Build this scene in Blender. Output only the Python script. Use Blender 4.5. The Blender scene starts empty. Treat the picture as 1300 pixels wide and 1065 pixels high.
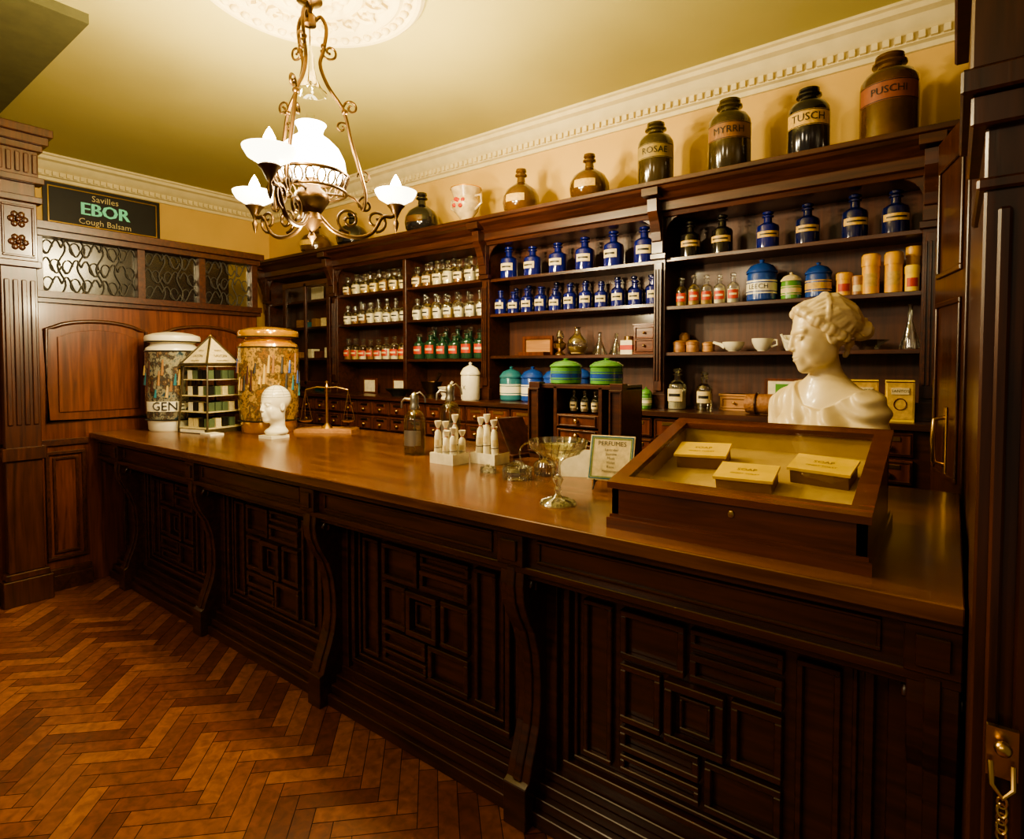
import bpy, math, random
import numpy as np
from mathutils import Matrix, Vector
random.seed(7)
scene=bpy.context.scene
PI=math.pi
# ------------------------------------------------------------------ materials
def _new(name):
    m=bpy.data.materials.new(name); m.use_nodes=True
    nt=m.node_tree; b=nt.nodes['Principled BSDF']; return m,nt,b
def pmat(name,col,rough=.5,metal=0,var=.12,scale=12,bump=0,emit=None,es=0,coat=0):
    m,nt,b=_new(name)
    tc=nt.nodes.new('ShaderNodeTexCoord'); n=nt.nodes.new('ShaderNodeTexNoise'); n.inputs['Scale'].default_value=scale; n.inputs['Detail'].default_value=4
    nt.links.new(tc.outputs['Object'],n.inputs['Vector'])
    r=nt.nodes.new('ShaderNodeValToRGB'); nt.links.new(n.outputs['Fac'],r.inputs['Fac'])
    r.color_ramp.elements[0].position=.3; r.color_ramp.elements[1].position=.7
    r.color_ramp.elements[0].color=[c*(1-var) for c in col]+[1]
    r.color_ramp.elements[1].color=[min(1,c*(1+var)) for c in col]+[1]
    nt.links.new(r.outputs['Color'],b.inputs['Base Color'])
    b.inputs['Roughness'].default_value=rough; b.inputs['Metallic'].default_value=metal
    b.inputs['Coat Weight'].default_value=coat; b.inputs['Coat Roughness'].default_value=.12
    if bump:
        bp=nt.nodes.new('ShaderNodeBump'); bp.inputs['Strength'].default_value=bump; bp.inputs['Distance'].default_value=.01
        nt.links.new(n.outputs['Fac'],bp.inputs['Height']); nt.links.new(bp.outputs['Normal'],b.inputs['Normal'])
    if emit:
        b.inputs['Emission Color'].default_value=list(emit)+[1]; b.inputs['Emission Strength'].default_value=es
    return m
def wood(name,c1,c2,rough=.3,sc=(1,14,14),scale=3,coat=.3,bump=.08):
    m,nt,b=_new(name)
    tc=nt.nodes.new('ShaderNodeTexCoord'); mp=nt.nodes.new('ShaderNodeMapping'); mp.inputs['Scale'].default_value=sc
    n=nt.nodes.new('ShaderNodeTexNoise'); n.inputs['Scale'].default_value=scale; n.inputs['Detail'].default_value=6; n.inputs['Distortion'].default_value=.6
    nt.links.new(tc.outputs['Object'],mp.inputs['Vector']); nt.links.new(mp.outputs['Vector'],n.inputs['Vector'])
    r=nt.nodes.new('ShaderNodeValToRGB'); r.color_ramp.elements[0].position=.32; r.color_ramp.elements[1].position=.68
    r.color_ramp.elements[0].color=list(c1)+[1]; r.color_ramp.elements[1].color=list(c2)+[1]
    nt.links.new(n.outputs['Fac'],r.inputs['Fac']); nt.links.new(r.outputs['Color'],b.inputs['Base Color'])
    b.inputs['Roughness'].default_value=rough; b.inputs['Coat Weight'].default_value=coat; b.inputs['Coat Roughness'].default_value=.15
    bp=nt.nodes.new('ShaderNodeBump'); bp.inputs['Strength'].default_value=bump; bp.inputs['Distance'].default_value=.004
    nt.links.new(n.outputs['Fac'],bp.inputs['Height']); nt.links.new(bp.outputs['Normal'],b.inputs['Normal'])
    return m
def clear(name,tint=(.95,.97,.95),refl=.12,rough=.04,k=.6):
    m,nt,b=_new(name); nt.nodes.remove(b); out=nt.nodes['Material Output']
    t=nt.nodes.new('ShaderNodeBsdfTransparent'); t.inputs['Color'].default_value=list(tint)+[1]
    g=nt.nodes.new('ShaderNodeBsdfGlossy'); g.inputs['Roughness'].default_value=rough; g.inputs['Color'].default_value=(1,.98,.92,1)
    lw=nt.nodes.new('ShaderNodeLayerWeight'); lw.inputs['Blend'].default_value=.35
    ma=nt.nodes.new('ShaderNodeMath'); ma.operation='MULTIPLY_ADD'; ma.inputs[1].default_value=k; ma.inputs[2].default_value=refl*.4
    nt.links.new(lw.outputs['Fresnel'],ma.inputs[0])
    mx=nt.nodes.new('ShaderNodeMixShader'); nt.links.new(ma.outputs[0],mx.inputs[0])
    nt.links.new(t.outputs[0],mx.inputs[1]); nt.links.new(g.outputs[0],mx.inputs[2]); nt.links.new(mx.outputs[0],out.inputs['Surface'])
    return m
WD=wood('wood_dark',(.024,.007,.0035),(.068,.0195,.009),.33)
WDV=wood('wood_dark_vertical',(.024,.007,.0035),(.072,.0205,.009),.33,(14,14,1))
WM=wood('wood_mahogany',(.062,.016,.006),(.15,.041,.014),.28,(14,14,1),coat=.4)
WS=wood('wood_shelf_back',(.048,.014,.007),(.09,.027,.012),.5,(14,14,1))
WC=wood('wood_counter_top',(.080,.028,.010),(.19,.075,.026),.27,(1,10,10),2.2,.4,.05)
WL=wood('wood_light',(.3,.14,.05),(.48,.25,.1),.4)
WR=wood('wood_case',(.065,.016,.006),(.14,.038,.013),.25,(1,14,14))
FL=[wood('parquet_%d'%i,tuple(c*.5 for c in k),tuple(c*.9 for c in k),.40,(3,3,3),9,.15,.12) for i,k in enumerate([(.23,.068,.021),(.30,.098,.030),(.17,.047,.015),(.38,.135,.043),(.25,.080,.024)])]
GROUT=pmat('parquet_joint',(.03,.012,.005),.8)
WALL=pmat('wall_paint',(.66,.43,.125),.75,var=.05,scale=3,bump=.1)
CEIL=pmat('ceiling_paint',(.46,.405,.14),.8,var=.04,scale=2)
SHADOW=pmat('soffit_shadow_paint',(.075,.07,.025),.8)  # ceiling shadow put into the colour as dark olive
PLAS=pmat('plaster_cream',(.72,.62,.34),.65,var=.06)
BRASS=pmat('brass',(.55,.36,.12),.28,1)
BRONZE=pmat('bronze_dark',(.10,.058,.025),.35,.9)
SILV=pmat('pewter',(.42,.40,.34),.3,1)
MARB=pmat('marble_ivory',(.72,.59,.34),.36,var=.05,scale=20,coat=.25)
WHITE=pmat('white_china',(.8,.75,.58),.25,var=.04)
CREAM=pmat('cream_label',(.70,.58,.32),.6,var=.15,scale=60)
PAPER=pmat('paper_white',(.76,.70,.52),.7,var=.12,scale=30)
GOLD=pmat('gold_label',(.58,.37,.09),.5,var=.2,scale=60)
RED=pmat('red_label',(.45,.04,.015),.5)
BLACK=pmat('black_ink',(.012,.011,.01),.5)
COB=pmat('cobalt_glass',(.006,.011,.15),.08,coat=.6)
NAVY=pmat('navy_glass',(.005,.009,.07),.08,coat=.6)
DKB=pmat('dark_bottle_glass',(.012,.010,.010),.1,coat=.6)
GRN=pmat('green_glass',(.015,.05,.025),.08,coat=.6)
AMB=pmat('amber_glass',(.085,.038,.010),.12,coat=.6,var=.4,scale=8)
OLV=pmat('olive_glass',(.045,.030,.009),.12,coat=.6,var=.35,scale=8)
CLR=clear('clear_glass')
PANE=clear('pane_glass',(.97,.98,.94),.03,.02,.22)
BELL=clear('smoke_bell_glass',(.9,.92,.85),.3)
LEADG=clear('leaded_glass',(.42,.46,.36),.2,.2,.25)
LEAD=pmat('lead_came',(.05,.045,.038),.6,.4)
POWW=pmat('powder_white',(.7,.64,.48),.8); POWB=pmat('powder_brown',(.26,.13,.05),.8); POWY=pmat('powder_yellow',(.5,.34,.11),.8)
BLUEC=pmat('blue_ceramic',(.015,.06,.30),.2,coat=.5); GREENC=pmat('green_ceramic',(.09,.27,.05),.2,coat=.5); TURQ=pmat('turquoise_ceramic',(.03,.16,.20),.2,coat=.5)
YEL=pmat('yellow_card',(.88,.60,.035),.6); YELT=pmat('yellow_wood',(.72,.38,.035),.4)
SHADE=pmat('opal_shade',(.9,.88,.8),.3,emit=(1,.88,.64),es=9)
CUP=pmat('opal_cup',(.9,.88,.8),.2,emit=(1,.88,.62),es=6)
BULB=pmat('flame_bulb',(1,.9,.7),.5,emit=(1,.84,.5),es=160)
WICK=pmat('wicker',(.28,.12,.04),.6,bump=.6,scale=60)
def jarpaint(name,scene_cols):
    m,nt,b=_new(name)
    tc=nt.nodes.new('ShaderNodeTexCoord')
    mp=nt.nodes.new('ShaderNodeMapping'); mp.inputs['Scale'].default_value=(9,9,7); nt.links.new(tc.outputs['Object'],mp.inputs['Vector'])
    n=nt.nodes.new('ShaderNodeTexNoise'); n.inputs['Scale'].default_value=1.6; n.inputs['Detail'].default_value=9; n.inputs['Roughness'].default_value=.7; nt.links.new(mp.outputs[0],n.inputs['Vector'])
    r=nt.nodes.new('ShaderNodeValToRGB'); e=r.color_ramp.elements; e[0].position=.32; e[1].position=.68
    e[0].color=list(scene_cols[0])+[1]; e[1].color=list(scene_cols[-1])+[1]
    for i,c in enumerate(scene_cols[1:-1]):
        q=e.new(.32+.36*(i+1)/(len(scene_cols)-1)); q.color=list(c)+[1]
    nt.links.new(n.outputs['Fac'],r.inputs['Fac']); nt.links.new(r.outputs['Color'],b.inputs['Base Color'])
    b.inputs['Roughness'].default_value=.15; b.inputs['Coat Weight'].default_value=.6
    return m
SC1=jarpaint('jar_picture_blue',[(.02,.02,.02),(.03,.07,.10),(.28,.25,.17),(.03,.03,.028),(.14,.08,.04),(.36,.32,.2)])
SC2=jarpaint('jar_picture_gold',[(.02,.012,.008),(.25,.11,.02),(.05,.04,.025),(.42,.24,.05),(.05,.05,.045),(.48,.25,.03)])
JGOLD=pmat('jar_gilt',(.72,.36,.03),.15,.55,var=.2,coat=.5)
# ------------------------------------------------------------------ mesh builder
_tc={}
def text_geo(s,size):
    k=(s,size)
    if k not in _tc:
        cu=bpy.data.curves.new('t','FONT'); cu.body=s; cu.size=size; cu.align_x='CENTER'; cu.align_y='CENTER'; cu.resolution_u=2
        ob=bpy.data.objects.new('t',cu); scene.collection.objects.link(ob); bpy.context.view_layer.update()
        dg=bpy.context.evaluated_depsgraph_get(); me=bpy.data.meshes.new_from_object(ob.evaluated_get(dg))
        _tc[k]=([tuple(v.co) for v in me.vertices],[tuple(p.vertices) for p in me.polygons])
        bpy.data.objects.remove(ob); bpy.data.curves.remove(cu); bpy.data.meshes.remove(me)
    return _tc[k]
class MB:
    def __init__(s,name): s.name=name; s.v=[]; s.f=[]; s.mi=[]; s.sm=[]; s.mats=[]; s.M=Matrix()
    def mat(s,m):
        if m not in s.mats: s.mats.append(m)
        return s.mats.index(m)
    def add(s,vs,fs,m,smooth=False):
        o=len(s.v); M=s.M
        s.v.extend([tuple(M@Vector(p)) for p in vs]); i=s.mat(m)
        for f in fs: s.f.append(tuple(o+a for a in f)); s.mi.append(i); s.sm.append(smooth)
    def box(s,x0,x1,y0,y1,z0,z1,m):
        if x0>x1:x0,x1=x1,x0
        if y0>y1:y0,y1=y1,y0
        s.add([(x0,y0,z0),(x1,y0,z0),(x1,y1,z0),(x0,y1,z0),(x0,y0,z1),(x1,y0,z1),(x1,y1,z1),(x0,y1,z1)],
              [(3,2,1,0),(4,5,6,7),(0,1,5,4),(1,2,6,5),(2,3,7,6),(3,0,4,7)],m)
    def lathe(s,prof,c,m,seg=16,a0=0,a1=2*PI,axis=None,sx=1,sy=1):
        full=abs(a1-a0-2*PI)<1e-6; n=seg if full else seg+1
        vs=[];fs=[]
        for (r,z) in prof:
            for i in range(n):
                a=a0+(a1-a0)*i/seg; vs.append((c[0]+r*sx*math.cos(a),c[1]+r*sy*math.sin(a),c[2]+z))
        for j in range(len(prof)-1):
            for i in range(seg):
                i2=(i+1)%n if full else i+1
                fs.append((j*n+i,j*n+i2,(j+1)*n+i2,(j+1)*n+i))
        s.add(vs,fs,m,True)
    def sph(s,c,r,m,seg=16,rings=10):
        if not hasattr(r,'__len__'): r=(r,r,r)
        pr=[(math.cos(-PI/2+PI*i/rings),math.sin(-PI/2+PI*i/rings)*r[2]) for i in range(rings+1)]
        s.lathe([(abs(a),z) for a,z in pr],c,m,seg,sx=r[0],sy=r[1])
    def tube(s,path,r,m,seg=8,closed=False):
        P=[Vector(p) for p in path]; n=len(P)
        R=r if hasattr(r,'__len__') else [r]*n
        vs=[];fs=[]; up=None
        for i in range(n):
            if closed: t=(P[(i+1)%n]-P[i-1])
            else: t=P[min(i+1,n-1)]-P[max(i-1,0)]
            if t.length<1e-9: t=Vector((0,0,1))
            t.normalize()
            if up is None:
                up=Vector((0,0,1)) if abs(t.z)<.9 else Vector((1,0,0))
            u=up-t*up.dot(t)
            if u.length<1e-6: u=t.orthogonal()
            u.normalize(); w=t.cross(u); up=u
            for k in range(seg):
                a=2*PI*k/seg; vs.append(tuple(P[i]+(u*math.cos(a)+w*math.sin(a))*R[i]))
        for i in range(n if closed else n-1):
            j=(i+1)%n
            for k in range(seg):
                k2=(k+1)%seg; fs.append((i*seg+k,i*seg+k2,j*seg+k2,j*seg+k))
        if not closed:
            fs.append(tuple(range(seg-1,-1,-1))); fs.append(tuple((n-1)*seg+k for k in range(seg)))
        s.add(vs,fs,m,True)
    def ext(s,poly,ax,a0,a1,m):
        def P(p,a):
            return (a,p[0],p[1]) if ax==0 else ((p[0],a,p[1]) if ax==1 else (p[0],p[1],a))
        n=len(poly); vs=[P(p,a0) for p in poly]+[P(p,a1) for p in poly]
        fs=[tuple(range(n-1,-1,-1)),tuple(range(n,2*n))]+[(i,(i+1)%n,n+(i+1)%n,n+i) for i in range(n)]
        s.add(vs,fs,m)
    def text(s,st,size,m,M):
        v,f=text_geo(st,size); s.add([tuple(M@Vector(p)) for p in v],f,m)
    def ctext(s,st,size,m,c,R,phi,z):
        v,f=text_geo(st,size)
        s.add([(c[0]+R*math.cos(phi+p[0]/R),c[1]+R*math.sin(phi+p[0]/R),c[2]+z+p[1]) for p in v],f,m)
    def frame(s,ax,fixed,d,a0,a1,b0,b1,w,m):
        for (p0,p1,q0,q1) in ((a0,a1,b0,b0+w),(a0,a1,b1-w,b1),(a0,a0+w,b0+w,b1-w),(a1-w,a1,b0+w,b1-w)):
            if ax==1: s.box(p0,p1,fixed,fixed+d,q0,q1,m)
            else: s.box(fixed,fixed+d,p0,p1,q0,q1,m)
    def build(s,parent=None,bevel=0,sharp=35):
        me=bpy.data.meshes.new(s.name); me.from_pydata(s.v,[],s.f)
        for m in s.mats: me.materials.append(m)
        me.polygons.foreach_set('material_index',s.mi); me.polygons.foreach_set('use_smooth',[True]*len(s.f) if not bevel else s.sm)
        me.validate()
        if not bevel: me.set_sharp_from_angle(angle=math.radians(sharp))
        me.update()
        ob=bpy.data.objects.new(s.name,me); scene.collection.objects.link(ob)
        if bevel:
            b=ob.modifiers.new('bevel','BEVEL'); b.width=bevel; b.segments=1; b.limit_method='ANGLE'; b.angle_limit=math.radians(50)
        if parent: ob.parent=parent
        return ob
# ------------------------------------------------------------------ room
XL,YB,ZC=-6.2,3.6,3.26
o=MB('floor'); o.box(XL,.9,-2.2,YB,-.06,-.004,GROUT)
W,L=.068,.272; ca,sa=math.cos(-PI/4),math.sin(-PI/4)
def blk(x0,y0,w,h):
    g=.0014; q=[(x0+g,y0+g),(x0+w-g,y0+g),(x0+w-g,y0+h-g),(x0+g,y0+h-g)]
    p=[(a*ca-b*sa-2.5,a*sa+b*ca+.3) for a,b in q]
    if any(a<XL or a>.9 or b<-2.2 or b>3.6 for a,b in p): return
    i=random.choice(FL)
    o.add([(a,b,0) for a,b in p],[(0,1,2,3)],i)
for a in range(-100,100):
    for b in range(-19,20):
        x=a*W+b*L; y=a*W-b*L; blk(x,y,L,W); blk(x+L,y+W-L,W,L)
o.build()
o=MB('ceiling'); o.box(XL,.9,-2.2,YB,ZC,ZC+.1,CEIL); o.build()
o=MB('wall_back'); o.box(XL,.9,YB,YB+.1,0,ZC,WALL); o.build()
o=MB('wall_left'); o.box(XL-.1,XL,-2.2,YB,0,ZC,WALL); o.build()
o=MB('wall_right'); o.box(.1,.9,1.6,YB,0,ZC,WALL); o.build()
o=MB('ceiling_shadow_soffit'); o.box(XL,-3.5,.3,1.08,ZC-.05,ZC,SHADOW); o.build()  # thin soffit slab, coloured dark to stand in for a soft ceiling shadow
cp=[(0,-.19),(-.02,-.19),(-.025,-.165),(-.05,-.16),(-.05,-.115),(-.06,-.11),(-.085,-.09),(-.11,-.055),(-.145,-.045),(-.15,-.02),(-.17,-.015),(-.17,0),(0,0)]
o=MB('trim_cornice_back'); o.ext([(YB+a,ZC+b) for a,b in cp],0,XL,.1,PLAS)
for i in range(126): o.box(XL+.03+i*.05,XL+.058+i*.05,YB-.072,YB-.045,ZC-.155,ZC-.12,PLAS)
o.build()
o=MB('trim_cornice_left'); o.ext([(XL-a,ZC+b) for a,b in cp],1,-2.2,YB,PLAS)
for i in range(115): o.box(XL+.045,XL+.072,-2.1+i*.05,-2.072+i*.05,ZC-.155,ZC-.12,PLAS)
o.build()
CX,CY=-2.395,1.605
o=MB('ceiling_rose'); rp=[(.53,0),(.53,-.015),(.51,-.03),(.49,-.03),(.475,-.018),(.43,-.016),(.41,-.03),(.39,-.03),(.37,-.018),(.26,-.02),(.24,-.04),(.21,-.045),(.19,-.03),(.12,-.035),(.1,-.06),(.05,-.07),(0,-.07)]
o.lathe(rp,(CX,CY,ZC),PLAS,64)
for k in range(44):
    a=2*PI*k/44; o.sph((CX+.452*math.cos(a),CY+.452*math.sin(a),ZC-.02),(.022,.022,.022),PLAS,8,6)
for k in range(16):
    a=2*PI*k/16
    pts=[(CX+rr*math.cos(a+da),CY+rr*math.sin(a+da),ZC-.028) for rr,da in ((.25,0),(.29,.06),(.33,.02),(.35,-.08),(.32,-.14),(.29,-.1),(.30,-.05))]
    o.tube(pts,[.018,.018,.017,.016,.014,.012,.011],PLAS,6)
    o.sph((CX+.31*math.cos(a+.19),CY+.31*math.sin(a+.19),ZC-.022),(.022,.022,.026),PLAS,8,6)
    o.sph((CX+.155*math.cos(a),CY+.155*math.sin(a),ZC-.035),(.03,.03,.02),PLAS,8,6)
o.build()
# ------------------------------------------------------------------ left screen
SX=-4.72
o=MB('wood_panelled_screen')
o.box(SX-.1,SX,.5,2.62,0,1.95,WM)
o.box(SX-.1,SX+.03,.5,1.39,0,.14,WD); o.box(SX,SX+.045,.5,1.39,0,.1,WD)
o.box(SX-.12,SX+.05,.5,2.64,1.93,1.975,WD); o.box(SX-.12,SX+.03,.5,2.64,1.90,1.93,WD)
def archpoly(y0,y1,z0,z1,rise,n=14):
    p=[(y0,z0),(y1,z0),(y1,z1-rise)]
    for i in range(1,n):
        t=i/n; y=y1+(y1-y0)*-t
        u=(t-.5)*2
        sh=rise*max(0,1-abs(u)**2.2) if abs(u)<.8 else rise*(1-.8**2.2)*((1-abs(u))/.2)**2
        p.append((y,z1-rise+sh))
    p.append((y0,z1-rise)); return p
for (y0,y1) in ((1.17,1.76),(1.86,2.50)):
    pl=archpoly(y0,y1,1.12,1.79,.06)
    o.ext(pl,0,SX,SX+.012,WM)
    o.tube([(SX+.012,a,b) for a,b in pl],.014,WD,8,True)
    o.ext(archpoly(y0+.06,y1-.06,1.18,1.73,.05),0,SX+.012,SX+.024,WM)
o.frame(0,SX,.02,1.15,1.37,.2,.92,.02,WD); o.frame(0,SX,.012,1.19,1.33,.24,.88,.015,WD)
o.frame(0,SX,.02,.52,.88,.2,.92,.02,WD); o.frame(0,SX,.02,.52,.88,1.12,1.8,.02,WD)
o.box(SX,SX+.02,.5,1.39,.96,1.0,WD)
o.box(SX-.12,SX+.06,.5,2.66,2.37,2.42,WD); o.box(SX-.1,SX+.03,.5,2.64,2.33,2.37,WD)
for y in (.5,1.12,1.72,2.15,2.58): o.box(SX-.08,SX,y,y+.05,1.97,2.34,WD)
def came(pts,r=.005): o.tube([(SX-.04,a,b) for a,b in pts],r,LEAD,6)
for (y0,y1) in ((1.17,1.72),(1.77,2.15),(2.20,2.58)):
    z0,z1=1.975,2.335; n=max(3,int(round((y1-y0)/.11))); w=(y1-y0)/n
    for i in range(n):
        a=y0+i*w
        for z in (z0,z0+.12,z0+.24):
            sg=1 if (i+int(round((z-z0)/.12)))%2 else -1
            came([(a+w*t,z+.06+sg*.05*math.sin(2*PI*t)) for t in [j/10 for j in range(11)]])
            came([(a+w*.5+sg*.02+.028*math.cos(q),z+.06+.042*math.sin(q)) for q in [PI*1.5*j/9 for j in range(10)]],.004)
        if i: came([(a+.022*math.sin(3*PI*t),z0+(z1-z0)*t) for t in [j/14 for j in range(15)]])
o.add([(SX-.05,.55,1.97),(SX-.05,2.6,1.97),(SX-.05,2.6,2.35),(SX-.05,.55,2.35)],[(0,1,2,3)],LEADG)
o.build(bevel=.004)
o=MB('wood_partition_backing'); o.box(SX-.5,SX-.47,.5,2.62,0,2.40,WD); o.build()
o=MB('carved_wood_pilaster')
def pil(o,x0,x1,y0,y1,k):
    for z0,z1,g in k: o.box(x0,x1+g,y0-g,y1+g,z0,z1,WDV)
pil(o,SX+.055,SX+.12,.93,1.11,[(0,.16,.035),(.16,.2,.02),(.2,2.10,0),(.9,.98,.02),(2.10,2.14,.02),(2.14,2.5,.005),(2.5,2.54,.03),(2.54,2.62,.0),(2.62,2.66,.04),(2.66,2.82,.015),(2.82,2.86,.035),(2.86,2.91,.06),(2.91,2.96,.08)])
for i in range(4):
    o.box(SX+.12,SX+.132,.945+i*.042,.97+i*.042,1.12,2.02,WDV)
o.frame(0,SX+.125,.008,.94,1.10,2.16,2.48,.014,WDV)
for z in (2.25,2.39):
    for k in range(6):
        a=PI*k/3; o.sph((SX+.127,1.02+.034*math.cos(a),z+.034*math.sin(a)),(.010,.020,.020),WDV,8,6)
    o.sph((SX+.13,1.02,z),.016,WDV,8,6)
for i in range(5): o.box(SX+.135,SX+.145,.925+i*.042,.95+i*.042,2.68,2.80,WDV)
o.build(bevel=.004)
o=MB('shop_sign')
o.box(XL+.005,XL+.03,1.54,2.45,2.69,3.06,BLACK)
o.frame(0,XL+.03,.006,1.57,2.42,2.72,3.03,.008,BRASS)
SG=pmat('sign_green',(.2,.75,.42),.5,emit=(.15,.6,.32),es=.2); SGD=pmat('sign_gold',(.6,.5,.25),.5)
def MX(x,y,z): return Matrix(((0,0,1,x),(1,0,0,y),(0,1,0,z),(0,0,0,1)))
for dx,dy in ((.034,0),(.0345,.006),(.035,-.006)): o.text('EBOR',.155,SG,MX(XL+dx,1.995+dy,2.872))
o.text('Savilles',.075,SGD,MX(XL+.034,1.995,2.975)); o.text('Cough Balsam',.072,SGD,MX(XL+.034,1.995,2.765))
o.build()
# ------------------------------------------------------------------ counter
o=MB('shop_counter')
CL,CR=-4.71,.028
o.box(CL,CR,1.40,2.65,.992,1.03,WC)
o.box(CL,CR,1.425,2.62,.968,.992,WD); o.box(CL,CR,1.46,2.6,.86,.968,WD); o.box(CL,CR,1.44,1.5,.845,.868,WD)
o.box(CL,CR,1.47,1.5,.82,.845,WD)
o.box(CL,CR,1.60,2.58,0,.86,WD)
o.box(CL,CR,1.495,1.62,0,.05,WD); o.box(CL,CR,1.515,1.62,.05,.085,WD); o.box(CL,CR,1.54,1.62,.085,.12,WD); o.box(CL,CR,1.57,1.62,.12,.15,WD)
bx=[-4.37,-3.30,-2.20,-1.10,-.02]
prof=[(1.61,.86),(1.445,.86),(1.44,.80),(1.447,.745),(1.47,.69),(1.505,.63),(1.53,.55),(1.54,.46),(1.54,.38),(1.53,.31),(1.51,.25),(1.49,.20),(1.475,.15),(1.455,.14),(1.455,0),(1.61,0)]
for x in bx:
    w=.045
    o.box(x-.085,min(x+.085,CR),1.575,1.61,0,.86,WD)
    o.ext(prof,0,x-w,min(x+w,CR),WD)
    o.ext([(a-.008 if a<1.6 else a,b) for a,b in prof[1:13]]+[(1.55,.15),(1.55,.86)],0,x-.015,x+.015,WD)
    for sx in (-1,1):
        o.tube([(x+sx*(w+.003),1.475,.79),(x+sx*(w+.003),1.49,.815),(x+sx*(w+.003),1.51,.80),(x+sx*(w+.003),1.505,.775)],.009,WD,6)
    o.box(x-.05,min(x+.05,CR),1.43,1.47,.868,.968,WD); o.box(x-.03,min(x+.03,CR),1.42,1.44,.885,.95,WD)
def strip(x0,x1,z0,z1,w=.016,d=.018): o.frame(1,1.60-d,d,x0,x1,z0,z1,w,WD)
edges=[CL]+bx
for i in range(len(edges)-1):
    a,b=edges[i]+(.09 if i else 0),edges[i+1]-.09
    o.frame(1,1.452,.01,a,b,.882,.955,.01,WD)
    if b-a<.5:
        strip(a+.03,b-.03,.2,.8); continue
    strip(a+.02,b-.02,.185,.82,.022,.026); strip(a+.055,b-.055,.22,.785,.012,.014)
    c=(a+b)/2; z=.50
    strip(a+.09,a+.19,.25,.755); strip(b-.19,b-.09,.25,.755)
    L0,L1=a+.22,b-.22
    strip(c-.085,c+.085,z-.09,z+.09,.024,.032); strip(c-.045,c+.045,z-.05,z+.05,.01,.016)
    strip(L0,c-.03,z+.105,.755,.02,.022); strip(c-.015,L1,z+.105+.0,.755-.07,.02,.022)
    strip(L0,c+.015,.25+.07,z-.105,.02,.022); strip(c+.03,L1,.25,z-.105,.02,.022)
    strip(L0,c-.10,z-.09,z+.09,.02,.022); strip(c+.10,L1,z-.09,z+.09,.02,.022)
    strip(c-.015,L1,.70,.755); strip(L0,c+.015,.25,.305)
o.build(bevel=.003)
# ------------------------------------------------------------------ shelving
o=MB('apothecary_shelving')
xe=[-5.70,-4.555,-3.62,-2.745,-1.40,-.09]
o.box(-5.72,-.06,3.12,3.56,0,1.20,WD)
o.box(-5.74,-.04,3.08,3.57,1.205,1.235,WD)
o.box(-5.72,-.06,3.53,3.57,1.2,2.5,WS)
def shelf(x0,x1,zs):
    for z in zs: o.box(x0,x1,3.30,3.53,z-.022,z,WD); 
shelf(xe[4],xe[5],(2.125,1.842,1.57)); shelf(xe[3],xe[4],(2.12,1.865,1.56)); shelf(xe[1],xe[3],(2.13,1.862,1.54)); shelf(xe[0],xe[1],(2.12,1.86,1.56))
for i,x in enumerate(xe):
    w=.035 if i!=2 else .018
    o.box(x-w,x+w,3.285,3.53,1.235,2.40,WD)
    if i!=2:
        o.box(x-w-.012,x+w+.012,3.265,3.3,1.235,1.32,WD); o.box(x-.022,x+.022,3.27,3.29,1.34,2.10,WDV)
        o.box(x-w-.012,x+w+.012,3.255,3.3,2.12,2.15,WD); o.box(x-w,x+w,3.245,3.3,2.15,2.36,WD)
        o.ext([(3.30,2.19),(3.235,2.22),(3.225,2.27),(3.20,2.33),(3.17,2.38),(3.165,2.45),(3.30,2.45)],0,x-.03,x+.03,WD)
        o.box(x-w-.015,x+w+.015,3.13,3.3,2.46,2.505,WD)
        for k in range(3): o.box(x-.024+k*.018,x-.014+k*.018,3.262,3.272,1.4,2.06,WD)
cpf=[(3.28,2.36),(3.265,2.36),(3.255,2.385),(3.235,2.39),(3.235,2.44),(3.22,2.45),(3.19,2.48),(3.16,2.495),(3.15,2.51),(3.135,2.515),(3.135,2.54),(3.57,2.54),(3.57,2.36)]
o.ext(cpf,0,-5.78,-.0,WD)
for (a,b) in ((xe[0],xe[1]),(xe[3],xe[4]),(xe[4],xe[5]),(xe[1],xe[3])):
    a+=.035;b-=.035
    for sgn,x in ((1,a),(-1,b)):
        r=.11; pts=[(x,2.365),(x,2.365-r)]+[(x+sgn*(r-r*math.cos(PI/2*k/6)),2.365-r+r*math.sin(PI/2*k/6)) for k in range(1,7)]
        o.ext(pts,1,3.285,3.30,WD)
x=-5.66; dw=.205
while x+dw<-.1:
    for z0 in (.70,.83,.96,1.085):
        o.box(x+.008,x+dw-.008,3.105,3.125,z0,z0+.108,WM)
        o.frame(1,3.10,.008,x+.014,x+dw-.014,z0+.006,z0+.102,.007,WD)
        o.sph((x+dw/2,3.092,z0+.04),(.014,.014,.014),BRASS,10,8)
        o.box(x+.055,x+dw-.055,3.1,3.104,z0+.068,z0+.088,BRASS)
    x+=dw
o.box(-5.72,-.06,3.10,3.13,0,.68,WD)
o.frame(1,3.27,.02,-5.40,-4.62,1.28,2.3,.05,WD); o.box(-5.035,-5.0,3.27,3.29,1.3,2.28,WD)
o.add([(-5.4,3.285,1.28),(-4.62,3.285,1.28),(-4.62,3.285,2.3),(-5.4,3.285,2.3)],[(0,1,2,3)],PANE)
o.build(bevel=.003)
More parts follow.
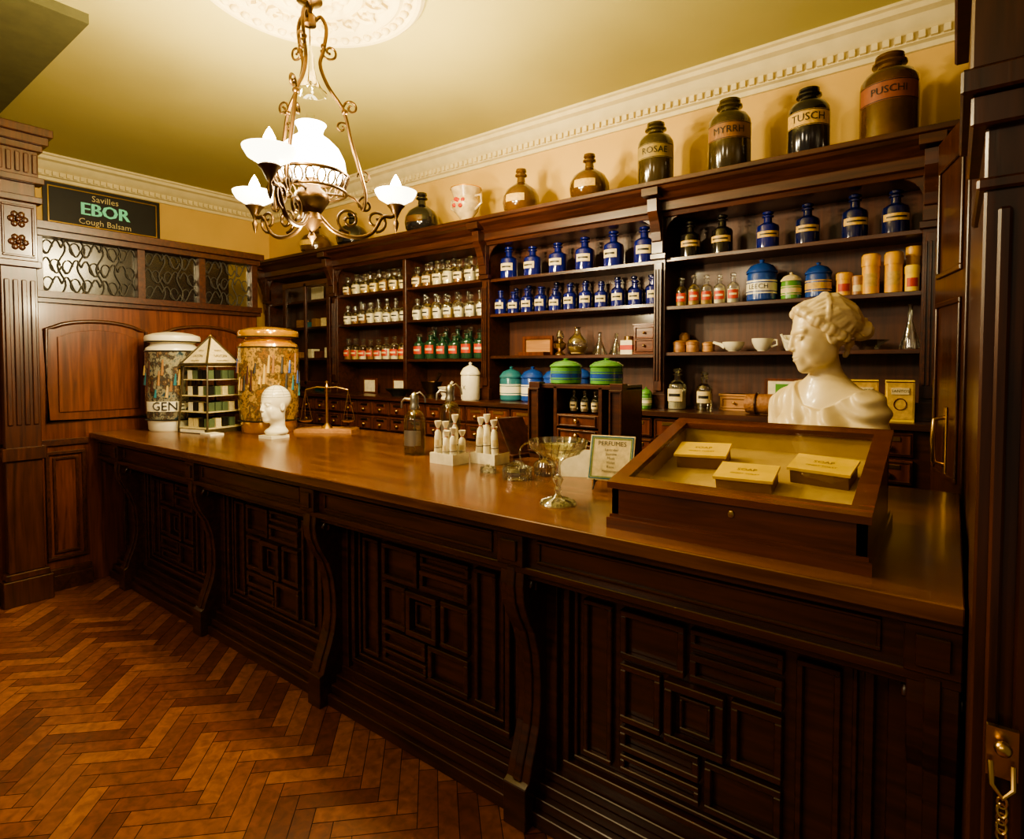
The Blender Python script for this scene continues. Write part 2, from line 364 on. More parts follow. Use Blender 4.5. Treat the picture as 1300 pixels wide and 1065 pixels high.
# ------------------------------------------------------------------ bottles
def bottle(o,c,r,h,g,lab=None,stop=None,fill=None,phi=-PI/2,ink=BLACK,lz=(.16,.44),seg=14,band=None,aw=.9):
    phi+=random.uniform(.0,.35)
    o.lathe([(0,0),(r*.93,0),(r,.02*h),(r,.55*h),(r*.93,.61*h),(r*.6,.67*h),(r*.38,.70*h),(r*.36,.82*h),(r*.52,.835*h),(r*.52,.865*h),(r*.3,.87*h),(0,.87*h)],c,g,seg)
    st=stop or g
    o.lathe([(0,.86*h),(r*.25,.86*h),(r*.28,.89*h),(r*.5,.92*h),(r*.5,.97*h),(r*.3,h),(0,h)],c,st,seg)
    if fill: 
        ft=random.uniform(.38,.54)
        o.lathe([(0,.015*h),(r*.9,.015*h),(r*.9,ft*h),(0,ft*h)],c,fill,seg)
    if lab:
        o.lathe([(r*1.02,lz[0]*h),(r*1.02,lz[1]*h)],c,lab,8,phi-aw,phi+aw)
        zm=(lz[0]+lz[1])/2*h; dz=(lz[1]-lz[0])*h*.12
        o.lathe([(r*1.035,zm-dz),(r*1.035,zm+dz)],c,ink,8,phi-aw*.7,phi+aw*.7)
def row(name,x0,x1,n,y,z,r,h,g,lab=None,stop=None,fills=None,ink=BLACK,jit=.08,lz=(.16,.44),aw=.9):
    o=MB(name)
    for i in range(n):
        x=x0+(x1-x0)*i/max(1,n-1); s=1+random.uniform(-jit,jit)
        f=random.choice(fills) if fills else None
        bottle(o,(x,y,z),r,h*s,g,lab,stop,f,ink=ink,lz=lz,aw=aw)
    o.build()
o=MB('labelled_medicine_bottles')
for x,g,h in ((-1.25,DKB,.215),(-1.065,DKB,.225),(-.82,COB,.205),(-.624,NAVY,.215),(-.409,NAVY,.225),(-.237,NAVY,.215)):
    bottle(o,(x,3.38,2.125),.058,h,g,GOLD,None,None,lz=(.28,.44),aw=1.1)
o.build()
row('red_label_bottles',-1.30,-1.0,5,3.38,1.842,.034,.18,CLR,RED,CLR,[POWB,POWW,POWY],ink=CREAM)
row('cobalt_medicine_bottles',-2.60,-1.54,6,3.38,2.12,.065,.22,COB,CREAM,lz=(.24,.46),aw=.75)
row('small_cobalt_bottles',-2.66,-1.47,11,3.36,1.865,.046,.165,COB,CREAM,lz=(.22,.48),aw=.8)
row('small_cobalt_bottles',-2.60,-1.53,10,3.47,1.865,.042,.20,NAVY,CREAM)
ST=clear('stopper_glass',(.8,.83,.8),.4)
row('clear_stoppered_bottles',-4.46,-3.7,7,3.36,2.13,.046,.18,CLR,CREAM,ST,[POWW,POWB,POWY])
row('clear_stoppered_bottles',-3.54,-2.84,7,3.36,2.13,.048,.185,CLR,CREAM,ST,[POWB,POWY,POWW])
row('clear_stoppered_bottles',-4.42,-2.84,13,3.475,2.13,.042,.215,CLR,None,ST,[POWB,POWY,POWW])
row('clear_stoppered_bottles',-4.46,-3.7,8,3.36,1.862,.042,.175,CLR,PAPER,ST,[POWW,POWB])
row('clear_stoppered_bottles',-3.54,-2.84,7,3.36,1.862,.044,.185,CLR,PAPER,ST,[POWW,POWY])
row('clear_stoppered_bottles',-4.42,-2.84,14,3.475,1.862,.04,.215,CLR,PAPER,ST,[POWB,POWY,POWW])
row('red_label_bottles',-4.46,-3.72,8,3.36,1.54,.045,.19,CLR,RED,ST,[POWW,POWB,POWY],ink=CREAM)
row('green_glass_bottles',-3.52,-2.86,6,3.36,1.54,.05,.21,GRN,RED,CLR,None,ink=CREAM,lz=(.2,.5))
row('green_glass_bottles',-3.46,-2.93,5,3.475,1.54,.045,.26,GRN,None,CLR,None)
def potjar(name,c,r,h,body,lid,band=None,txt=None):
    o=MB(name)
    o.lathe([(0,0),(r*.9,0),(r,.04*h),(r,.62*h),(r*.95,.66*h),(0,.66*h)],c,body,24)
    if band: o.lathe([(r*1.01,.17*h),(r*1.01,.48*h)],c,band,24)
    if band:
        for zz in (.22,.43): o.lathe([(r*1.02,zz*h-.003),(r*1.02,zz*h+.003)],c,body,24)
    o.lathe([(r*1.04,.66*h),(r*1.06,.70*h),(r*.98,.74*h),(r*.75,.84*h),(r*.3,.9*h),(r*.12,.92*h),(r*.2,.97*h),(0,h)],c,lid,24)
    if txt: o.ctext(txt,h*.16,BLACK,c,r*1.03,-PI/2,.33*h)
    return o.build()
potjar('blue_ceramic_jar',(-.85,3.39,1.842),.078,.235,BLUEC,BLUEC,WHITE,'LEECH')
potjar('green_tin',(-.70,3.39,1.842),.05,.15,GREENC,CREAM,CREAM)
potjar('blue_tin',(-.57,3.39,1.842),.062,.19,BLUEC,BLUEC,GOLD)
for x,h in ((-2.55,.25),(-2.36,.25),(-2.17,.25),(-1.98,.26)): potjar('blue_ceramic_jar',(x,3.34,1.235),.082,h,TURQ if x<-2.5 else BLUEC,TURQ if x<-2.4 else BLUEC,WHITE,'')
o=MB('yellow_wooden_canisters')
for x,r,h,m,l in ((-.45,.035,.12,YELT,RED),(-.335,.038,.20,YELT,GOLD),(-.24,.037,.20,YELT,GOLD),(-.39,.028,.1,WL,CREAM),(-.165,.03,.13,YEL,RED)):
    y=3.38; o.lathe([(0,0),(r,0),(r,h*.70),(r*1.08,h*.70),(r*1.08,h*.95),(r*.9,h),(0,h)],(x,y,1.842),m,20); o.lathe([(r*1.02,h*.2),(r*1.02,h*.52)],(x,y,1.842),l,10,-PI/2-.7,-PI/2+.9)
o.lathe([(0,0),(.03,0),(.03,.18),(.033,.18),(.033,.23),(0,.235)],(-.165,3.46,1.842),YELT,20)
o.build()
o=MB('wooden_pots')
for x,y,r,h in ((-1.31,3.38,.035,.07),(-1.23,3.38,.035,.07),(-1.31,3.46,.03,.12),(-1.15,3.42,.035,.06)):
    o.lathe([(0,0),(r,0),(r*1.05,h*.2),(r,h*.6),(r*1.1,h*.62),(r*1.1,h*.85),(r*.6,h),(0,h)],(x,y,1.57),WL,18)
o.build()
def cup(name,c,r,h,m=WHITE,handle=True,spout=False):
    o=MB(name); o.lathe([(0,.03*h),(r*.45,0),(r*.45,.06*h),(r*.7,.25*h),(r*.95,.7*h),(r,h),(r*.94,h),(r*.85,.6*h),(0,.2*h)],c,m,24)
    if handle: o.tube([(c[0]+r*.9,c[1],c[2]+.85*h),(c[0]+r*1.35,c[1],c[2]+.85*h),(c[0]+r*1.4,c[1],c[2]+.5*h),(c[0]+r*.85,c[1],c[2]+.35*h)],.006,m,8)
    if spout: o.tube([(c[0]-r*.8,c[1],c[2]+.5*h),(c[0]-r*1.3,c[1],c[2]+.8*h),(c[0]-r*1.9,c[1],c[2]+h)],[.014,.01,.008],m,8)
    return o.build()
cup('invalid_feeding_cup',(-1.0,3.40,1.57),.06,.055,spout=True,handle=False); cup('china_teacup',(-.84,3.38,1.57),.055,.07); cup('china_mug',(-.71,3.42,1.57),.04,.085,handle=True)
o=MB('china_teapot'); c=(-.64,3.36,1.57)
o.lathe([(0,0),(.03,0),(.055,.03),(.06,.055),(.045,.085),(.02,.095),(.01,.11),(0,.112)],c,WHITE,24); o.tube([(c[0]-.05,c[1],c[2]+.04),(c[0]-.085,c[1],c[2]+.06),(c[0]-.1,c[1],c[2]+.09)],[.012,.009,.006],WHITE)
o.tube([(c[0]+.05,c[1],c[2]+.08),(c[0]+.09,c[1],c[2]+.075),(c[0]+.09,c[1],c[2]+.035),(c[0]+.05,c[1],c[2]+.025)],.006,WHITE); o.build()
def flask(name,c,r,h,m=ST,conical=False):
    o=MB(name)
    if conical: p=[(0,0),(r,0),(r*1.02,.05*h),(r*.25,.62*h),(r*.22,.95*h),(r*.32,h)]
    else: p=[(0,0)]+[(r*math.cos(a),r+r*math.sin(a)) for a in [(-PI/2+PI*.85*i/10) for i in range(1,11)]]+[(r*.3,2*r+.01),(r*.25,h*.95),(r*.35,h)]
    o.lathe(p,c,m,20); 
    if not conical: o.lathe([(0,.004),(r*.6,.01),(r*.9,.3*h),(0,.3*h)],c,POWY,20)
    return o.build()
flask('glass_flask',(-2.03,3.40,1.56),.07,.19); flask('conical_flask',(-1.86,3.40,1.56),.05,.15,conical=True); flask('conical_flask',(-1.75,3.42,1.56),.045,.14,conical=True)
flask('glass_decanter',(-.17,3.41,1.57),.045,.22,conical=True)
o=MB('glass_dish'); o.lathe([(0,0),(.04,.0),(.05,.02),(.09,.05),(.085,.05),(.04,.02),(0,.015)],(-.34,3.4,1.57),ST,24); o.build()
o=MB('tea_tin'); o.box(-1.69,-1.61,3.36,3.44,1.56,1.65,PAPER); o.box(-1.692,-1.608,3.358,3.442,1.59,1.62,RED); o.lathe([(0,.09),(.03,.09),(.03,.115),(0,.12)],(-1.65,3.4,1.56),BRASS,16); o.build()
def chest(name,x0,x1,y0,y1,z0,z1,m=WM,knob=True,rows=1):
    o=MB(name); o.box(x0,x1,y0,y1,z0,z1,m); o.box(x0-.006,x1+.006,y0-.006,y1+.006,z1-.012,z1,m); o.box(x0-.006,x1+.006,y0-.006,y1+.006,z0,z0+.012,m)
    for i in range(rows):
        a=z0+.015+(z1-z0-.03)*i/rows; b=z0+.01+(z1-z0-.03)*(i+1)/rows
        o.frame(1,y0-.008,.008,x0+.01,x1-.01,a,b,.008,m)
        if knob: o.sph(((x0+x1)/2,y0-.012,(a+b)/2),.008,BRASS,10,8)
    return o.build(bevel=.002)
chest('wooden_cash_box',-1.59,-1.445,3.34,3.46,1.56,1.56+.19,WR,True,2)
chest('flat_wooden_box',-1.06,-.90,3.36,3.46,1.235,1.33,WL); 
o=MB('picture_lid_box'); o.box(-.84,-.62,3.36,3.48,1.235,1.30,WL); o.box(-.84,-.62,3.44,3.46,1.30,1.42,WM); o.box(-.82,-.64,3.435,3.44,1.315,1.405,PAPER); o.box(-.78,-.68,3.43,3.435,1.33,1.39,GREENC); o.build()
o=MB('wicker_roll'); o.tube([(-.87,3.22,1.29),(-.72,3.2,1.29),(-.60,3.22,1.29)],[.05,.055,.05],WICK,14); 
for x in (-.82,-.66): o.tube([(x,3.21+.056*math.cos(a),1.29+.056*math.sin(a)) for a in [2*PI*i/14 for i in range(14)]],.005,WD,6,True)
o.build()
o=MB('mirror_lid_box'); o.frame(1,3.44,.02,-2.52,-2.26,1.565,1.70,.02,WM); o.box(-2.50,-2.28,3.455,3.46,1.58,1.69,WL); o.box(-2.5,-2.28,3.36,3.46,1.56,1.585,WM); o.build()
o=MB('brass_spirit_lamp'); o.lathe([(0,0),(.035,0),(.035,.01),(.015,.03),(.04,.05),(.045,.08),(.02,.1),(.02,.115),(0,.115)],(-2.17,3.4,1.56),BRASS,20); o.lathe([(.02,.11),(.03,.13),(.015,.17)],(-2.17,3.4,1.56),ST,16); o.build()
for x,h,r in ((-1.29,.24,.055),(-1.13,.22,.045)):
    o=MB('glass_stock_bottle'); bottle(o,(x,3.30,1.235),r,h,ST,CREAM,ST,POWW if x<-1.2 else None,lz=(.2,.5)); o.build()
o=MB('boxed_remedies')
for z in (1.56,1.86,1.235):
    x=-5.3
    while x<-4.75:
        w=random.uniform(.06,.12); h=random.uniform(.05,.11); o.box(x,x+w,3.36,3.45,z,z+h,random.choice([PAPER,CREAM,TURQ,WL,POWB,WM])); x+=w+random.uniform(.04,.09)
o.box(-5.25,-5.05,3.5,3.51,2.14,2.28,PAPER)
o.build()
o=MB('mortar_and_pestle'); c=(-3.28,3.26,1.235)
o.lathe([(0,0),(.06,0),(.06,.015),(.04,.03),(.065,.07),(.085,.12),(.09,.125),(.08,.125),(.055,.06),(0,.05)],c,BRONZE,24); o.tube([(c[0]-.01,c[1],c[2]+.06),(c[0]+.05,c[1],c[2]+.13),(c[0]+.09,c[1],c[2]+.19)],[.02,.01,.016],BRONZE); o.build()
o=MB('mortar_and_pestle'); c=(-3.08,3.22,1.235)
o.lathe([(0,0),(.045,0),(.035,.02),(.055,.06),(.07,.09),(.06,.09),(.04,.04),(0,.035)],c,WHITE,24); o.tube([(c[0],c[1],c[2]+.05),(c[0]+.06,c[1],c[2]+.13)],[.015,.01],WHITE); o.build()
potjar('white_ceramic_jar',(-2.82,3.20,1.235),.07,.28,WHITE,WHITE,None,'X')
o=MB('framed_card'); 
for x in (-4.3,-3.9): o.box(x,x+.18,3.4,3.415,1.235,1.37,WM); o.box(x+.02,x+.16,3.395,3.4,1.25,1.355,PAPER)
o.build()
o=MB('dark_ceramic_bowl'); o.lathe([(0,0),(.05,0),(.06,.02),(.11,.06),(.1,.06),(.05,.02),(0,.015)],(-3.65,3.24,1.235),BLACK,24); o.build()
for x in (-.335,-.195):
    o=MB('gold_cigarette_box'); o.M=Matrix.Translation((x,3.22,1.235))@Matrix.Rotation(math.radians(8),4,'Z'); w=.055
    o.box(-w,w,-.03,.03,0,.19,YEL); o.box(-w+.006,w-.006,-.033,-.03,.012,.178,GOLD); o.box(-w,w,-.034,-.030,.18,.184,WD)
    o.box(-.034,.034,-.037,-.033,.125,.155,CREAM); o.text('SANTOS',.018,BLACK,Matrix.Translation((0,-.0375,.14))@Matrix.Rotation(PI/2,4,'X'))
    o.tube([(.024*math.cos(a),-.034,.08+.026*math.sin(a)) for a in [2*PI*i/16 for i in range(16)]],.0025,WR,5,True); o.build()
# ------------------------------------------------------------------ jars on top of shelving
TZ=2.54
def bigjar(x,r,h,g,txt,labm,fill=None):
    o=MB('apothecary_storage_jar'); c=(x,3.29,TZ); ph=-PI/2+min(.34,-x*.26)
    o.lathe([(0,0),(r*.95,0),(r,.02*h),(r,.64*h),(r*.97,.70*h),(r*.82,.77*h),(r*.5,.82*h),(r*.44,.84*h),(r*.44,.87*h),(r*.6,.885*h),(r*.6,.905*h),(r*.42,.915*h),(r*.40,.93*h),(r*.5,.955*h),(r*.5,.985*h),(r*.35,h),(0,h)],c,g,32)
    o.lathe([(r*1.01,.40*h),(r*1.01,.62*h)],c,labm,16,ph-1.2,ph+1.2)
    for q in (.405,.605): o.lathe([(r*1.02,q*h),(r*1.02,(q+.01)*h)],c,BLACK,16,ph-1.2,ph+1.2)
    o.ctext(txt,.052 if len(txt)<6 else .046,BLACK,c,r*1.03,ph,.51*h)
    o.build()
ROSE=pmat('label_rose',(.24,.075,.035),.5)
bigjar(-1.433,.104,.385,OLV,'ROSAE',pmat('label_olive',(.28,.20,.06),.5)); bigjar(-1.005,.112,.405,OLV,'MYRRH',pmat('label_dark_gold',(.22,.10,.035),.5)); bigjar(-.611,.098,.352,DKB,'TUSCH',GOLD); bigjar(-.268,.12,.412,AMB,'PUSCHI',ROSE)
def carboy(x,r,h,g):
    o=MB('round_carboy'); c=(x,3.27,TZ); r*=.98
    o.lathe([(0,0),(r*.75,0),(r*.93,.08*h),(r,.24*h),(r*.96,.38*h),(r*.78,.52*h),(r*.45,.62*h),(r*.24,.69*h),(r*.2,.8*h),(r*.33,.83*h),(r*.33,.86*h),(r*.2,.87*h),(r*.3,.93*h),(r*.28,.98*h),(0,h)],c,g,28)
    o.lathe([(r*1.01,.20*h),(r*1.02,.26*h),(r*.99,.36*h)],c,AMB if g is DKB else GOLD,12,-PI/2-.3,-PI/2+.8)
    o.build()
carboy(-4.82,.15,.30,AMB); carboy(-4.27,.145,.30,DKB); carboy(-3.39,.14,.32,DKB); carboy(-2.41,.13,.31,AMB); carboy(-1.87,.13,.295,AMB)
o=MB('porcelain_jug'); c=(-2.92,3.27,TZ); CH=pmat('china_floral',(.58,.44,.24),.2,var=.3,scale=18)
o.lathe([(0,0),(.06,0),(.06,.02),(.045,.04),(.09,.1),(.105,.15),(.09,.19),(.1,.22),(.115,.26),(.1,.255),(.08,.19),(0,.18)],c,CH,28)
o.tube([(c[0]+.09,c[1],c[2]+.2),(c[0]+.145,c[1],c[2]+.2),(c[0]+.15,c[1],c[2]+.14),(c[0]+.09,c[1],c[2]+.1)],.009,CH); o.tube([(c[0]-.09,c[1],c[2]+.2),(c[0]-.145,c[1],c[2]+.2),(c[0]-.15,c[1],c[2]+.14),(c[0]-.09,c[1],c[2]+.1)],.009,CH)
for a,z in ((-1.9,.13),(-1.5,.16),(-1.3,.12),(-1.7,.17),(-1.1,.16)): o.sph((c[0]+.1*math.cos(a),c[1]+.1*math.sin(a),c[2]+z),(.018,.012,.016),RED,8,6)
o.lathe([(.118,.258),(.118,.266),(.1,.262)],c,JGOLD,28)
o.build()
# ------------------------------------------------------------------ counter objects
CZ=1.03
def showjar(name,c,r,h,top,pic,txt,phi,bot=None):
    o=MB(name); 
    o.lathe([(0,0),(r*.86,0),(r*.9,.01),(r*.92,.10*h),(r*.93,.11*h)],c,bot or top,40)
    o.lathe([(r*.93,.11*h),(r*.98,.2*h),(r,.4*h),(r,.6*h),(r*.98,.80*h)],c,pic,40)
    o.lathe([(r*.98,.80*h),(r*.95,.83*h),(r*.80,.86*h),(r*.78,.885*h)],c,top,40)
    o.lathe([(r*.78,.885*h),(r*.9,.89*h),(r*.98,.9*h),(r*1.0,.93*h),(r*.97,.955*h),(r*.7,.98*h),(r*.3,.995*h),(0,h)],c,top,40)
    for z in (.115,.80,.895): o.lathe([(r*.985,z*h-.005),(r*1.015,z*h),(r*.985,z*h+.005)],c,BLACK,40)
    if txt:
        o.lathe([(r*.985+.002,.2*h),(r*1.0+.002,.30*h)],c,WHITE,24,phi-1.1,phi+1.1)
        o.ctext(txt,.085,BLACK,c,r*1.0+.008,phi,.25*h)
    for k in range(22):
        a=phi-1.5+k*.145; hh=random.uniform(.05,.14); z0=random.choice((.34,.4,.46,.56))*h
        o.tube([(c[0]+(r-.003)*math.cos(a),c[1]+(r-.003)*math.sin(a),c[2]+z0),(c[0]+(r-.003)*math.cos(a+.04),c[1]+(r-.003)*math.sin(a+.04),c[2]+z0+hh)],[.012,.006],random.choice([BLACK,TURQ,WD,POWB,POWY,BLUEC]),6)
    o.build()
showjar('painted_display_jar',(-4.46,1.84,CZ),.178,.70,WHITE,SC1,'GENEZ',-.45)
showjar('gilt_display_jar',(-3.80,2.19,CZ),.2,.73,JGOLD,SC2,None,-.5)
o=MB('pyramid_display_stand'); o.M=Matrix.Translation((-4.13,1.95,CZ))@Matrix.Rotation(math.radians(12),4,'Z')@Matrix.Diagonal((.94,.94,1,1))
FR=wood('stand_frame',(.04,.03,.015),(.07,.05,.025),.3)
STB=pmat('stand_green_box',(.10,.14,.08),.5)
def taper(z): return .155-.03*z/.47
o.box(-.16,.16,-.16,.16,0,.03,FR); o.box(-.13,.13,-.162,-.16,.005,.026,PAPER)
for z in (.03,.14,.25,.36,.45):
    t=taper(z); o.box(-t,t,-t,t,z,z+.006,CREAM)
for k in range(4):
    R=Matrix.Rotation(k*PI/2,4,'Z')
    vs=[R@Vector(p) for p in ((-.155,-.155,.03),(.155,-.155,.03),(.125,-.125,.47),(-.125,-.125,.47))]
    o.add([tuple(v) for v in vs],[(0,1,2,3)],PANE)
    o.tube([tuple(vs[0]),tuple(vs[3])],.007,FR,6)
    vs=[R@Vector(p) for p in ((-.14,-.14,.47),(.14,-.14,.47),(0,0,.665))]; o.add([tuple(v) for v in vs],[(0,1,2)],CREAM)
    o.tube([tuple(vs[0]),tuple(vs[2])],.008,FR,6); o.tube([tuple(vs[0]),tuple(vs[1])],.009,FR,6)
    for zz,sz,tx in ((.525,.032,'SAVON'),(.562,.018,'DEPOT'),(.492,.018,'PERFUMERY')):
        n=.14*(1-(zz-.47)/.195); TM=R@Matrix.Translation((0,-n-.004,zz))@Matrix.Rotation(math.radians(54),4,'X'); o.text(tx,sz,BLACK,TM)
    for z in (.037,.147,.257,.367):
        for q in (-.085,-.03,.03,.085):
            c=R@Vector((q,-.09,z)); s=.022; o.box(c.x-s,c.x+s,c.y-s,c.y+s,z,z+.06,random.choice([STB,PAPER,CREAM,STB,BLACK]))
o.sph((0,0,.665),.012,BRASS,8,6)
o.build()
o=MB('folded_leaflet'); o.box(-3.98,-3.84,1.80,1.89,CZ,CZ+.012,PAPER); o.build()
o=MB('brass_balance_scale'); o.M=Matrix.Translation((-3.46,2.42,CZ))@Matrix.Rotation(math.radians(35),4,'Z')
o.box(-.2,.2,-.09,.09,0,.02,WL); o.box(-.19,.19,-.08,.08,.02,.026,WL)
o.lathe([(0,.026),(.04,.026),(.03,.04),(.01,.06),(.008,.3),(.014,.31),(.006,.33),(.012,.345),(0,.355)],(0,0,0),BRASS,16)
o.tube([(-.15,0,.29),(-.07,0,.31),(0,0,.305),(.07,0,.31),(.15,0,.29)],.005,BRASS,8)
for sx in (-1,1):
    x=sx*.15
    for a in (0,2.1,4.2): o.tube([(x,0,.29),(x+.045*math.cos(a),.045*math.sin(a),.08)],.0018,BRASS,5)
    o.lathe([(0,.062),(.03,.066),(.048,.08),(.046,.08),(.03,.07),(0,.066)],(x,0,0),BRASS,20)
o.build()
SIPH=clear('siphon_glass',(.80,.82,.70),.15,.05,.4); LIQ=clear('siphon_liquid',(.82,.78,.6),.05,.05,.2); ETC=clear('etched_glass',(.55,.55,.42),.5,.5,.5)
def siphon(c,s,ang):
    o=MB('soda_siphon'); o.M=Matrix.Translation(c)@Matrix.Rotation(ang,4,'Z')@Matrix.Scale(s,4)
    o.lathe([(0,.004),(.05,0),(.056,.01),(.056,.17),(.052,.20),(.035,.225),(.02,.235),(.018,.25)],(0,0,0),SIPH,24)
    o.lathe([(0,.008),(.051,.01),(.051,.13),(0,.13)],(0,0,0),LIQ,24)
    o.lathe([(.057,.05),(.057,.13)],(0,0,0),ETC,12,PI/2-.9,PI/2+.9)
    o.lathe([(.024,.235),(.026,.25),(.02,.262),(.022,.28),(.022,.305),(.012,.32),(0,.325)],(0,0,0),SILV,20)
    o.tube([(.015,0,.285),(.05,0,.29),(.065,0,.275),(.068,0,.24)],[.009,.008,.007,.006],SILV,8)
    o.tube([(-.005,0,.31),(-.03,0,.325),(-.055,0,.30),(-.06,0,.27)],[.006,.005,.005,.006],SILV,8)
    o.tube([(0,0,.02),(0,0,.24)],.003,SILV,6); o.build()
siphon((-2.22,2.08,CZ),1.0,math.radians(-150)); siphon((-2.27,2.40,CZ),1.1,math.radians(-140))
def parcels(c,n,seed):
    random.seed(seed); o=MB('wrapped_paper_parcels')
    for k in range(n):
        x=c[0]+(k%3-1)*.05+random.uniform(-.006,.006); y=c[1]+(k//3)*.055; h=random.uniform(.15,.24)
        o.M=Matrix.Translation((x,y,CZ))@Matrix.Rotation(random.uniform(-.5,.5),4,'Z')@Matrix.Rotation(random.uniform(-.06,.06),4,'Y')
        w=.017; b=.013
        # round paper twist: cylinder body, gathered neck, fanned ruffle
        o.lathe([(0,.004),(w,.003),(w*1.08,h*.2),(w*1.0,h*.55),(w*.9,h*.72),(w*.35,h*.80),(w*.4,h*.83),(w*.9,h*.93),(w*1.0,h),(w*.8,h*.985),(0,h*.86)],(0,0,0),PAPER,12)
        o.lathe([(w*1.1,h*.36),(w*1.1,h*.375)],(0,0,0),WD,12); o.lathe([(w*.42,h*.8),(w*.45,h*.81),(w*.42,h*.82)],(0,0,0),RED,10)
        o.lathe([(w*1.12,h*.42),(w*1.10,h*.56)],(0,0,0),CREAM,8,-PI/2-.3,-PI/2+1.1)
    o.M=Matrix(); o.box(c[0]-.075,c[0]+.075,c[1]-.032,c[1]-.028,CZ,CZ+.05,PAPER); o.box(c[0]-.075,c[0]-.071,c[1]-.03,c[1]+.08,CZ,CZ+.05,PAPER); o.box(c[0]+.071,c[0]+.075,c[1]-.03,c[1]+.08,CZ,CZ+.05,PAPER); o.build()
parcels((-1.90,1.98),6,3); parcels((-1.75,2.10),5,5)
random.seed(11)
o=MB('wooden_paper_dispenser'); o.M=Matrix.Translation((-1.84,2.40,CZ))@Matrix.Rotation(math.radians(-12),4,'Z')
o.ext([(-.12,0),(.12,0),(.0,.19),(-.025,.19),(-.14,.02)],1,-.09,.09,WD); o.ext([(-.125,.03),(-.03,.185),(-.02,.18),(-.115,.025)],1,-.095,.095,WR); o.box(.0,.14,-.1,.1,0,.018,WD)
o.build(bevel=.003)
o=MB('glass_powder_jars')
for x,y,r,h in ((-1.50,1.99,.05,.045),(-1.42,1.90,.06,.06),(-1.37,2.03,.045,.07),(-1.60,1.93,.035,.03)):
    o.lathe([(0,.003),(r,.0),(r*1.05,.01),(r,.5*h),(r*1.08,.55*h),(r*.95,.8*h),(r*.2,h),(r*.25,h*1.15),(0,h*1.2)],(x,y,CZ),ST,24)
o.tube([(-1.5+.055*math.cos(a),2.10,CZ+.062+.055*math.sin(a)) for a in [2*PI*i/28 for i in range(28)]],.004,ST,8,True)
o.build()
o=MB('glass_cake_stand'); c=(-1.05,1.635,CZ)
CG=clear('cut_glass',(.92,.95,.93),.5,.08)
o.lathe([(0,.012),(.05,.008),(.062,0),(.062,.004),(.05,.014),(.02,.022),(.009,.035),(.014,.05),(.009,.06),(.02,.085),(.009,.10),(.008,.13),(.016,.145),(.03,.155),(.07,.17),(.095,.19),(.1,.215),(.097,.215),(.09,.195),(.065,.178),(0,.165)],c,CG,32)
for k in range(24):
    a=2*PI*k/24; o.tube([(c[0]+.07*math.cos(a),c[1]+.07*math.sin(a),c[2]+.169),(c[0]+.099*math.cos(a+.1),c[1]+.099*math.sin(a+.1),c[2]+.212)],.002,ST,5)
    o.tube([(c[0]+.02*math.cos(a),c[1]+.02*math.sin(a),c[2]+.022),(c[0]+.058*math.cos(a),c[1]+.058*math.sin(a),c[2]+.008)],.002,ST,5)
o.build()
o=MB('perfume_price_card'); o.M=Matrix.Translation((-1.0,1.9,CZ+.02))@Matrix.Rotation(math.radians(12),4,'Z')@Matrix.Rotation(math.radians(-18),4,'X')
o.box(-.085,.085,0,.004,.02,.19,CREAM); o.frame(1,-.002,.002,-.08,.08,.025,.185,.004,TURQ); o.frame(1,-.0015,.0015,-.073,.073,.032,.178,.002,GREENC)
R=Matrix.Rotation(PI/2,4,'X')
o.text('PERFUMES',.024,BLACK,Matrix.Translation((0,-.002,.158))@R)
for i,t in enumerate(('Lavender','Jasmine','Musk','Violet','Rose','Heliotrope')): o.text(t,.014,BLACK,Matrix.Translation((0,-.002,.135-i*.016))@R)
for sx in (-1,1):
    o.tube([(sx*.05,-.02,.0),(sx*.05,-.022,.018),(sx*.05,-.006,.015),(sx*.05,.01,.018),(sx*.04,.03,.12)],.003,BLACK,6); o.tube([(sx*.05,-.006,.015),(sx*.055,-.015,-.018)],.003,BLACK,6)
o.tube([(0,.03,.1),(0,.1,.01)],.003,BLACK,6)
o.build()
o=MB('folded_note_card'); o.M=Matrix.Translation((-1.26,2.10,CZ))@Matrix.Rotation(math.radians(25),4,'Z')
o.ext([(-.035,0),(-.033,0),(0,.105),(.033,0),(.035,0),(0,.11)],0,-.07,.07,PAPER); o.build()
o=MB('small_drawer_cabinet'); x0,x1,y0,y1=-1.70,-1.19,2.40,2.60
o.box(x0,x1,y0+.02,y1,CZ,CZ+.02,WD); o.box(x0,x1,y0,y1,CZ+.35,CZ+.37,WD); o.box(x0,x1,y1-.01,y1,CZ,CZ+.36,WD)
for x in (x0,-1.57,-1.32,x1-.02): o.box(x,x+.02,y0,y1,CZ,CZ+.36,WD)
for x in (x0-.005,x1-.06): o.box(x,x+.065,y0-.02,y0+.03,CZ,CZ+.38,WD); o.frame(1,y0-.03,.012,x,x+.065,CZ+.03,CZ+.35,.01,WD)
for i in range(3):
    z=CZ+.025+i*.07; o.box(-1.55,-1.32,y0,y1-.02,z,z+.06,WM); o.frame(1,y0-.008,.008,-1.54,-1.33,z+.004,z+.056,.007,WD); o.sph((-1.435,y0-.012,z+.03),.012,BRASS,10,8)
for i in range(3):
    x=-1.50+i*.06; bottle(o,(x,y0+.08,CZ+.235),.02,.105,ST,CREAM,ST,POWW)
o.build(bevel=.002)
for x in (-1.56,-1.33): potjar('green_ceramic_jar',(x,2.5,CZ+.37),.078,.13,GREENC,GREENC,BLUEC)
potjar('small_green_pot',(-1.45,3.22,1.235),.035,.13,GREENC,GREENC,WHITE); 
